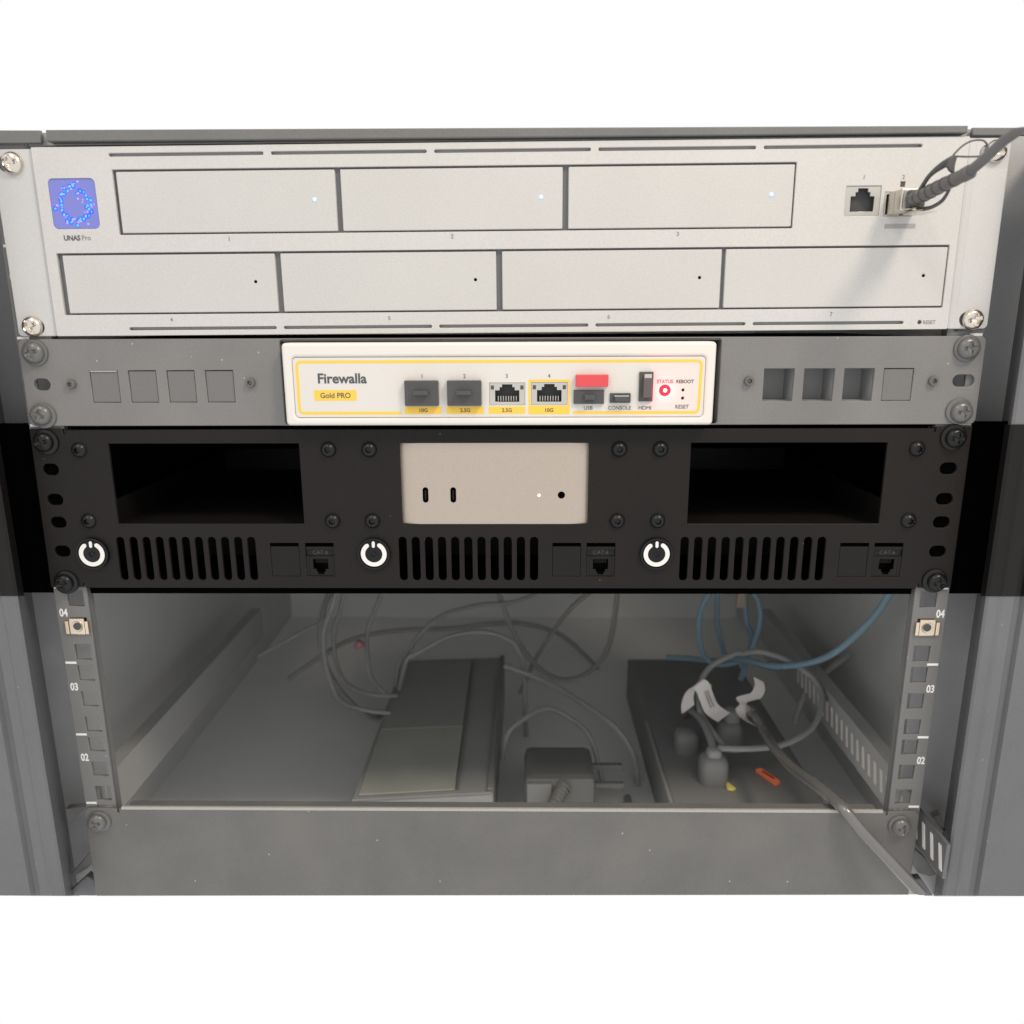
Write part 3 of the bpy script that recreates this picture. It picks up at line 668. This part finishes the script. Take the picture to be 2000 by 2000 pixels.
# ================================================================== SCREWS
def cross(wd, ln, depth):
    def f(x, z, y):
        c, s = math.cos(.45), math.sin(.45); u, v = x * c + z * s, -x * s + z * c
        for a, b in ((u, v), (v, u)):
            if abs(a) < wd * (1 - .45 * abs(b) / ln) and abs(b) < ln: return y + depth * (1 - .75 * abs(b) / ln)
        return y
    return f
def pan(rad, h, hs=1.):
    pr = []
    N = 16
    for k in range(N + 1):
        r = rad * k / N; pr.append((max(r, .03), -h * (1 - .18 * (k / N) ** 2 - .50 * (k / N) ** 6)))
    pr += [(rad * 1.02, -h * .12), (rad, 0)]
    return lathe_mesh(pr, 64, cross(1.35 * hs, 3.3 * hs, 1.7 * hs))
pan_m = {'nickel': pan(5.1, 3.4), 'grey_screw': pan(5.4, 3.4), 'black_screw': pan(5.0, 3.3)}
wash = {k: lathe_mesh([(3.0, 0), (3.0, -1.2), (5.6, -1.4), (6.5, -1.0), (6.7, 0)], 40) for k in ('grey_screw', 'black_screw')}
def screw(x, z, yb, m, label, washer, twist=0., wx=0):
    o = tag(link('rack_screw', pan_m[m], m), label, 'screw', 'screws fixing the rack panels to the posts')
    o.location = Vector((x, yb, z)) * S; o.rotation_euler = (0, twist, 0)
    if washer:
        o.location.y -= 1.3 * S
        wo = link('washer', wash[m], m, o); wo.location = Vector((wx, 1.3, 0)) * S
R_ = random.uniform
screw(-232.0, 393.2, -1.5, 'nickel', 'silver cross-head screw at the upper left ear of the silver drive enclosure', False, .3)
screw(-233.6, 316.9, -1.5, 'nickel', 'silver cross-head screw at the lower left ear of the silver drive enclosure', False, .0)
screw(236.0, 395.6, -1.5, 'nickel', 'silver cross-head screw behind the dark cable at the upper right ear', False, 1.0)
screw(235.6, 318.6, -1.5, 'nickel', 'silver cross-head screw at the lower right ear of the silver drive enclosure', False, .2)
screw(-234.0, 303.9, -2, 'grey_screw', 'grey washered screw at the top left corner of the grey bracket panel', True, .1)
screw(-234.8, 272.6, -2, 'grey_screw', 'grey washered screw at the bottom left corner of the grey bracket panel', True, .8, wx=.8)
screw(234.4, 304.7, -2, 'grey_screw', 'grey washered screw at the top right corner of the grey bracket panel', True, .4)
screw(235.2, 272.9, -2, 'grey_screw', 'grey washered screw at the bottom right corner of the grey bracket panel', True, .5, wx=-1.0)
screw(-235.6, 258.5, -2, 'black_screw', 'black washered screw at the top left corner of the black mount', True, .2, wx=.6)
screw(-235.6, 181.6, -2, 'black_screw', 'black washered screw at the bottom left corner of the black mount', True, .0, wx=.6)
screw(233.8, 259.8, -2, 'black_screw', 'black washered screw at the top right corner of the black mount', True, .5, wx=-.4)
screw(234.0, 182.6, -2, 'black_screw', 'black washered screw at the bottom right corner of the black mount', True, .3, wx=-.8)
screw(-236.6, 34.0, -2, 'grey_screw', 'grey washered screw at the left end of the grey shelf panel', True, .1, wx=1.0)
screw(231.8, 33.4, -2, 'grey_screw', 'grey washered screw at the right end of the grey shelf panel', True, .5, wx=-.6)

# ================================================================== CAGE NUTS
for s, lb in ((-1, 'small shiny cage nut clipped in the left post below number 04'), (1, 'small shiny cage nut clipped in the right post below number 04')):
    cn = thing('cage_nut', lb, 'cage nut', (s * 233.4, 0, 155.4), 'cage nuts clipped in the posts')
    cx = s * 233.4
    bm = bmesh.new()
    boxes('nut_block', [(cx - 4.3, -1.2, 150.6, cx + 4.3, 6, 160.0)], 'cage_gold', cn, bevel=.5)
    nb = link('thread', lathe_mesh([(.05, .5), (2.4, .4), (2.6, -.1), (3.3, -.35), (3.4, 0)], 28), 'port_metal', cn); nb.location = Vector((0, -1.15, 0)) * S
    nh = link('threaded_hole', lathe_mesh([(.05, -.05), (2.2, 0)], 24), 'port_black', cn); nh.location = Vector((s * -.2, -1.35, .1)) * S
    for k in (-1, 1):
        boxes('spring_wing', [(cx + k * 4.5 - (2.0 if k < 0 else 0), -1.6, 151.0, cx + k * 4.5 + (0 if k < 0 else 2.0), -.1, 158.6)], 'cage_gold', cn, bevel=.3)

# ================================================================== GREY SHELF AT THE BOTTOM
sh = thing('shelf_panel', 'wide grey shelf front at the bottom with a bright folded top edge', 'rack shelf', (0, 0, -17))
plate('front_panel', [[(-244.6, -18.0), (242.2, -13.7), (242.2, 40.4), (240, 42.4), (224.2, 42.4), (224.2, 39.6), (223.0, 39.6), (223.0, 42.4), (-223.6, 42.2), (-223.6, 39.2), (-225, 39.2), (-225, 42.0), (-242, 42.0), (-244.4, 39.8)]], -2, -.05, 'shelf_grey', sh, bevel=.4, res=2)
boxes('top_fold', [(-219, -.6, 41.4, 218, 5.5, 42.6)], 'shelf_grey', sh, bevel=.5)
boxes('fold_edge', [(-222, -2.3, 41.5, 221, -.7, 43.3)], mat('worn_edge', (.40, .385, .36), .35, 0, .5, grain=.12, gscale=900), sh, bevel=.25)  # edge strip paler than the shelf face

# ================================================================== THINGS IN THE SPACE BEHIND THE SHELF
FZ = -56
bx = thing('adapter_box', 'flat dark grey box with stepped lid lying behind the shelf panel', 'box', (-57, 200, FZ))
def quad_prism(name, q, z0, z1, m, parent):
    bm = bmesh.new()
    lo = [bm.verts.new((x * S, y * S, z0 * S)) for x, y in q]; hi = [bm.verts.new((x * S, y * S, z1 * S)) for x, y in q]
    for k in range(len(q)): bm.faces.new((lo[k], lo[(k + 1) % len(q)], hi[(k + 1) % len(q)], hi[k]))
    bm.faces.new(lo); bm.faces.new(hi); bmesh.ops.recalc_face_normals(bm, faces=bm.faces)
    bmesh.ops.bevel(bm, geom=bm.edges[:], offset=.7 * S, segments=1, affect='EDGES')
    me = bpy.data.meshes.new(name); bm.to_mesh(me); bm.free()
    return link(name, me, m, parent)
quad_prism('case', [(-108.6, 88), (-8.5, 98), (-5.5, 333), (-107, 325)], FZ, -12, 'inside_part', bx)
quad_prism('lid_plate', [(-105, 92), (-36, 99.5), (-36.5, 190), (-105, 184)], -12, -10.2, 'inside_green', bx)  # front half of the lid lighter, its sheen put into the colour
quad_prism('lid_plate', [(-105, 185), (-36.5, 191), (-37, 322), (-105, 318)], -12, -10.4, 'inside_part', bx)
quad_prism('lid_strip', [(-34.9, 99.6), (-33.9, 99.7), (-36, 322), (-36.8, 322)], -12, -9.3, 'bracket_edge', bx)
quad_prism('front_rim', [(-108.6, 87), (-9, 97), (-9, 98), (-108.6, 88)], -13, -10.6, 'bracket_edge', bx)
quad_prism('side_rib', [(-13, 98.5), (-8.8, 99), (-5.8, 332), (-10, 332)], -12, -9, 'inside_dark', bx)

ad = thing('plug_adapter', 'rounded dark plug adapter with ribbed cord end beside the flat box', 'adapter', (48, 120, FZ))
boxes('body', [(14, 104, FZ, 66, 150, -4)], 'adapter_dark', ad, bevel=6)
boxes('face_panel', [(16, 102.5, -40, 34, 105, -8)], 'inside_dark', ad, bevel=1)
boxes('prong', [(64, 128, -12, 88, 132, -8)], 'adapter_dark', ad, bevel=.6)
boxes('prong', [(64, 116, -20, 88, 120, -16)], 'adapter_dark', ad, bevel=.6)
tube('cord_end', [(43, 106, -10), (38, 99, -16), (33, 94, -22), (28, 88, -34)], [5.5, 4.6, 3.6, 3.2], 'adapter_dark', ad)
for k in range(6):
    t = k / 6; tube('cord_rib', [(43 - 9 * t, 105 - 11 * t, -11 - 9 * t), (42.2 - 9 * t, 104 - 11 * t, -11.8 - 9 * t)], 5.9 - 1.7 * t, 'adapter_dark', ad, n=2)
tube('adapter_cord', [(28, 88, -34), (20, 84, -44), (60, 92, -52), (92, 110, -50), (96, 150, -50)], 3.0, 'inside_dark', ad)

ps = thing('power_strip', 'dark power strip with glowing orange switch behind the shelf panel', 'power strip', (170, 200, FZ))
boxes('case', [(118, 84, FZ, 226, 330, -12)], 'inside_dark', ps, bevel=2.5)
boxes('edge_trim', [(116.6, 84, -13, 118.2, 200, -10.5)], 'inside_part', ps)
sw = quad_prism('switch', [(187.5, 126), (192.5, 127), (201.5, 109.5), (197, 106.5)], -12, -8.5, 'orange', ps)
quad_prism('switch_mark', [(190.5, 121), (192.5, 121.5), (198, 112), (196.3, 111)], -8.5, -8.2, 'orange_core', ps)
yt = thing('yellow_tag', 'tiny yellow tag lying on the dark power strip', 'tag', (163, 103, -12))
bm = bmesh.new()
q = [(160.2, 101), (164.5, 99.5), (167.4, 101.5), (165.0, 106), (161.8, 113)]
quad_prism('tag_sheet', q, -11.9, -9.5, 'yellow_tag', yt)

def pod(name, cx, cy, z0, z1, rx, ry, m, parent):
    bm = bmesh.new(); rings = []; N = 28
    for k in range(13):
        t = k / 12; sc = 1 if t < .55 else math.sqrt(max(0, 1 - ((t - .55) / .45) ** 2.2)) * .72 + .28
        z = z0 + (z1 - z0) * t; ring = []
        for i in range(N):
            a = 2 * math.pi * i / N; c, d = math.cos(a), math.sin(a)
            ring.append(bm.verts.new(((cx + rx * sc * math.copysign(abs(c) ** .7, c)) * S, (cy + ry * sc * math.copysign(abs(d) ** .7, d)) * S, z * S)))
        rings.append(ring)
    for a, b in zip(rings, rings[1:]):
        for i in range(N): bm.faces.new((a[i], a[(i + 1) % N], b[(i + 1) % N], b[i]))
    bm.faces.new(rings[0]); bm.faces.new(rings[-1]); bmesh.ops.recalc_face_normals(bm, faces=bm.faces)
    me = bpy.data.meshes.new(name); bm.to_mesh(me); bm.free()
    return link(name, me, m, parent, smooth=True)
pg = thing('black_plug', 'rounded black power plug standing in the front of the power strip', 'plug', (152, 115, -12))
pod('plug_body', 153, 115, -12, 10, 10.5, 10.5, 'inside_dark', pg)
pod('plug_shoulder', 153, 115, 7, 15, 5.4, 5.4, 'inside_part', pg)
tube('plug_cord', [(153, 115, 11), (152, 128, 18), (150, 150, 20), (146, 176, 14), (150, 205, -8)], 3.0, 'inside_dark', pg)
pg2 = thing('black_plug', 'dark power plug behind the first, below the white cable labels', 'plug', (176, 165, -12))
pod('plug_body', 177, 163, -12, 12, 10, 11, 'inside_dark', pg2)
pod('plug_grip', 142, 158, -12, 6, 9.5, 10, 'inside_dark', pg2)
pod('plug_shoulder', 178, 163, 11, 22, 6, 6, 'inside_part', pg2)

# thick power cable that climbs over the shelf edge
cable_pts = [(181, 164, 19), (188.3, 150, 27.2), (186.1, 110, 31.5), (184.9, 80, 34.0), (185.7, 50, 39), (188.8, 20, 46.4), (192.6, 5, 47.6), (197.2, -7, 46.0), (204.8, -12, 37.3), (217.0, -15.5, 24.7), (226.4, -18, 15.0), (236.6, -20, 4.2), (242, -21, -2)]
pc = tag(tube('power_cable', cable_pts, 3.35, 'power_cable', None, seg=20, cut=(3.9, True)), 'thick dark power cable running over the shelf edge to the lower right corner', 'cable')

def ribbon(name, path, wv, m, parent=None, th=.35):
    """thin bent strip: path = [(x, y, z)], wv = width vector"""
    pp = spline(path, 8); wv = Vector(wv); bm = bmesh.new(); rows = []
    for i, p in enumerate(pp):
        t = (pp[min(i + 1, len(pp) - 1)] - pp[max(i - 1, 0)]).normalized(); nrm = t.cross(wv).normalized() * th
        rows.append([bm.verts.new(v * S) for v in (p - wv / 2, p + wv / 2, p + wv / 2 + nrm, p - wv / 2 + nrm)])
    for a, b in zip(rows, rows[1:]):
        for k in range(4): bm.faces.new((a[k], a[(k + 1) % 4], b[(k + 1) % 4], b[k]))
    bm.faces.new(rows[0]); bm.faces.new(rows[-1]); bmesh.ops.recalc_face_normals(bm, faces=bm.faces)
    me = bpy.data.meshes.new(name); bm.to_mesh(me); bm.free()
    return link(name, me, m, parent, smooth=True)
ta = tag(ribbon('cable_label', [(140.5, 150, 27), (139.6, 150, 34), (141.5, 149, 43.5), (145.5, 147, 49.5), (149.5, 146, 47.5), (152.5, 145, 40), (156.5, 145, 31), (161.5, 145, 26.5), (167, 146, 22.5)], (9.5, 2, 6.6), 'paper'),
         'long white paper label curling over the plugs, left of the thick cable', 'label')
for d in (0, 1):
    tube('label_print', [(150.8 + d * 2.0, 143.2, 45.4 + d * .6), (153.2 + d * 2.0, 142.4, 38.6 + d * .6), (156 + d * 2, 142, 32.6 + d)], .45, 'paper_print', ta, n=4, seg=6)
tb = tag(ribbon('cable_label', [(187, 141, 20), (181, 142, 24.5), (178.8, 143, 29), (181.5, 142, 33.5), (178.8, 143, 38), (184, 143, 40.5), (190.0, 144, 42), (192.6, 145, 48), (191.5, 146, 54)], (8.6, 2.4, -5.4), 'paper'),
         'crumpled white barcode label wrapped round the thick power cable', 'label')
for k in range(6):
    x = 181.5 + k * 1.5; boxes('barcode_bar', [(x, 139.2, 28.5 - k * .8, x + .6, 139.8, 36.5 - k * .8)], 'paper_print', tb)
gt = thing('green_tag', 'tiny green tag behind the long white paper label', 'tag', (155, 150, 46))
boxes('tag_sheet', [(153.2, 149, 42.5, 157.4, 151, 48.5)], 'green_tag', gt, bevel=.8)

# loose cables
def cord(name, pts, r, m, label, cat='cable', group='loose cables behind the shelf'):
    return tag(tube(name, pts, r, m, None, seg=10), label, cat, group)
loop = [(165.2, 128, 6.1), (152.5, 150, 19.5), (151.4, 165, 31.0), (154.9, 172, 41.5), (164.7, 178, 51.2), (183.2, 182, 59.2), (188.9, 183, 58.8), (202.0, 184, 60.1), (220.4, 180, 56.0), (236.8, 170, 48.2), (243.2, 158, 40.3), (240.3, 145, 33.4), (229.7, 130, 24.0), (213.6, 120, 19.0), (196.5, 114, 16.5), (172.6, 112, 15.6), (156.1, 116, 13.8)]
cord('grey_cable', loop, 2.3, 'inside_part', 'round loop of grey cord standing behind the white labels')
cord('grey_cable', [(281, 200, 50), (269.2, 200, 40.0), (253.2, 200, 25.4), (246.5, 200, 9.2), (242.0, 198, -3), (240, 196, -9)], 2.6, 'inside_part', 'short grey cord arching to the right side of the cabinet')
cord('blue_network_cable', [(264.2, 100, 149.4), (263.3, 105, 139.6), (260.9, 115, 120.6), (253.5, 125, 100.8), (242.9, 140, 78.0), (232.2, 160, 61.0), (214.5, 180, 49.1), (202.4, 200, 44.1), (192.0, 220, 38.0)], 2.5, 'blue_cable', 'blue network cable sweeping down from the right post to the bundle')
cord('blue_network_cable', [(180.4, 240, 150), (180.4, 240, 102.3), (172.9, 240, 87.6), (166.8, 240, 71.3), (167.3, 240, 48.8), (173.2, 240, 30.5), (185.1, 235, 25.1), (204.5, 235, 29.7), (214.9, 240, 42.8), (219.1, 240, 63.9), (216.4, 240, 81.7), (208.3, 240, 99.4), (206, 240, 150)], 2.3, 'blue_cable', 'oval loop of blue network cable hanging behind the grey cord loop')
cord('blue_network_cable', [(143.1, 260, 20.7), (162.2, 260, 19.9), (182.8, 260, 17.6), (200.3, 260, 18.4), (215.0, 260, 16.9), (235.8, 260, 12.2), (262, 262, 6)], 2.6, 'blue_cable', 'level blue network cable crossing under the blue oval loop')
cord('blue_network_cable', [(187.5, 270, 150), (189.3, 270, 59.8), (192.7, 270, 39.4), (198.3, 270, 20.3)], 2.3, 'blue_cable', 'straight blue network cable hanging inside the left of the oval loop')
cord('blue_network_cable', [(209, 268, 150), (213.4, 265, 61.8), (217.5, 255, 45.7), (211.3, 240, 33.6), (199.9, 220, 18.5)], 2.3, 'blue_cable', 'blue network cable bending through the right of the oval loop')
tn = thing('tan_plug', 'tan cable plug hanging at the top of the blue oval loop', 'plug', (201, 236, 80))
boxes('plug_body', [(196, 233, 78, 204, 240, 112)], 'tan', tn, bevel=2)
dark = [
 ('outermost grey cable bowing down at the left of the loose bundle', [(-140, 245, 150), (-145.8, 240, 102.0), (-152.8, 240, 78.3), (-161.2, 240, 55.8), (-162.7, 240, 29.7), (-158.2, 235, 13.5), (-150.8, 230, -2.7), (-137.7, 220, -7), (-117.6, 210, -7.0), (-100, 208, -8)], 2.0),
 ('second grey cable bowing down inside the outermost left one', [(-143, 262, 150), (-146.5, 260, 92.3), (-150.8, 260, 67.8), (-157.8, 260, 46.1), (-158.0, 260, 17.6), (-146.6, 250, -1), (-121.9, 240, -6.5), (-99.0, 240, -8)], 1.9),
 ('grey cable dropping straight to the back of the flat box', [(-108, 275, 150), (-112.3, 270, 88.9), (-117.3, 270, 73.4), (-129.0, 270, 43.6), (-128.8, 260, 24.0), (-124.2, 250, 5), (-108, 240, -8)], 2.0),
 ('short grey cable slanting to the left wall', [(-230, 262, 20), (-187.3, 260, 45.2), (-167.4, 265, 55.0), (-158, 270, 78), (-150, 280, 150)], 1.6),
 ('grey cable arching high behind the flat box', [(-104, 262, -8), (-100.4, 260, 13.0), (-91.0, 260, 27.3), (-78.5, 270, 42.1), (-59.9, 280, 54.0), (-27.4, 290, 59.9), (10, 300, 61.0), (60, 320, 80)], 2.1),
 ('grey cable arching low over the back of the flat box', [(-100, 255, -9), (-91.2, 250, 22.3), (-79.3, 250, 30.1), (-54.3, 250, 44.2), (-25.4, 250, 49.6), (-3.8, 250, 44.3), (7.7, 250, 35.0), (14, 250, 10), (16, 252, -54)], 2.1),
 ('straight grey cable slanting from the flat box towards the power strip', [(-3.3, 240, 21.6), (38.0, 230, 8.7), (76.5, 200, -4), (92, 188, -12), (104, 180, -30), (108, 176, -56)], 2.4),
 ('bent grey cable rising between the flat box and the plug adapter', [(-4, 172, -30), (0.8, 170, -6.1), (15.1, 180, 2.9), (33.9, 190, 6.4), (54.1, 190, -3.9), (68.1, 180, -14), (76, 176, -40), (80, 172, -55)], 2.0),
 ('thick grey cable looping wide behind the outermost left one', [(-120, 300, 150), (-150, 290, 100), (-172, 285, 60), (-176, 280, 20), (-160, 270, -15), (-130, 262, -40), (-112, 300, -54)], 2.6),
 ('grey cable crossing level behind the flat box from the left', [(-215, 300, -20), (-160, 310, 14), (-110, 320, 22), (-60, 330, 20), (0, 335, 24), (50, 340, 10), (90, 345, -30)], 2.4),
 ('grey cable hanging in a deep curve behind the plug adapter', [(-20, 300, 150), (-10, 300, 70), (14, 300, 10), (48, 300, -20), (84, 300, -6), (100, 300, 40), (104, 300, 150)], 2.4),
 ('grey cable rising steeply between the flat box and the blue loop', [(10, 330, -50), (30, 320, 0), (60, 310, 50), (100, 300, 90), (130, 295, 150)], 2.2),
]
for lb, pts, r in dark: cord('grey_cable', pts, r, 'inside_part', lb)
rd = thing('red_button', 'small faint red spot among the cables above the flat box', 'button', (-132, 252, 30))
rl = link('button_dome', lathe_mesh([(.05, -2.4), (2.4, -2.0), (4.0, -.6), (4.2, 3)], 20), 'faint_red', rd); rl.location = Vector((-2, -2, 6.3)) * S
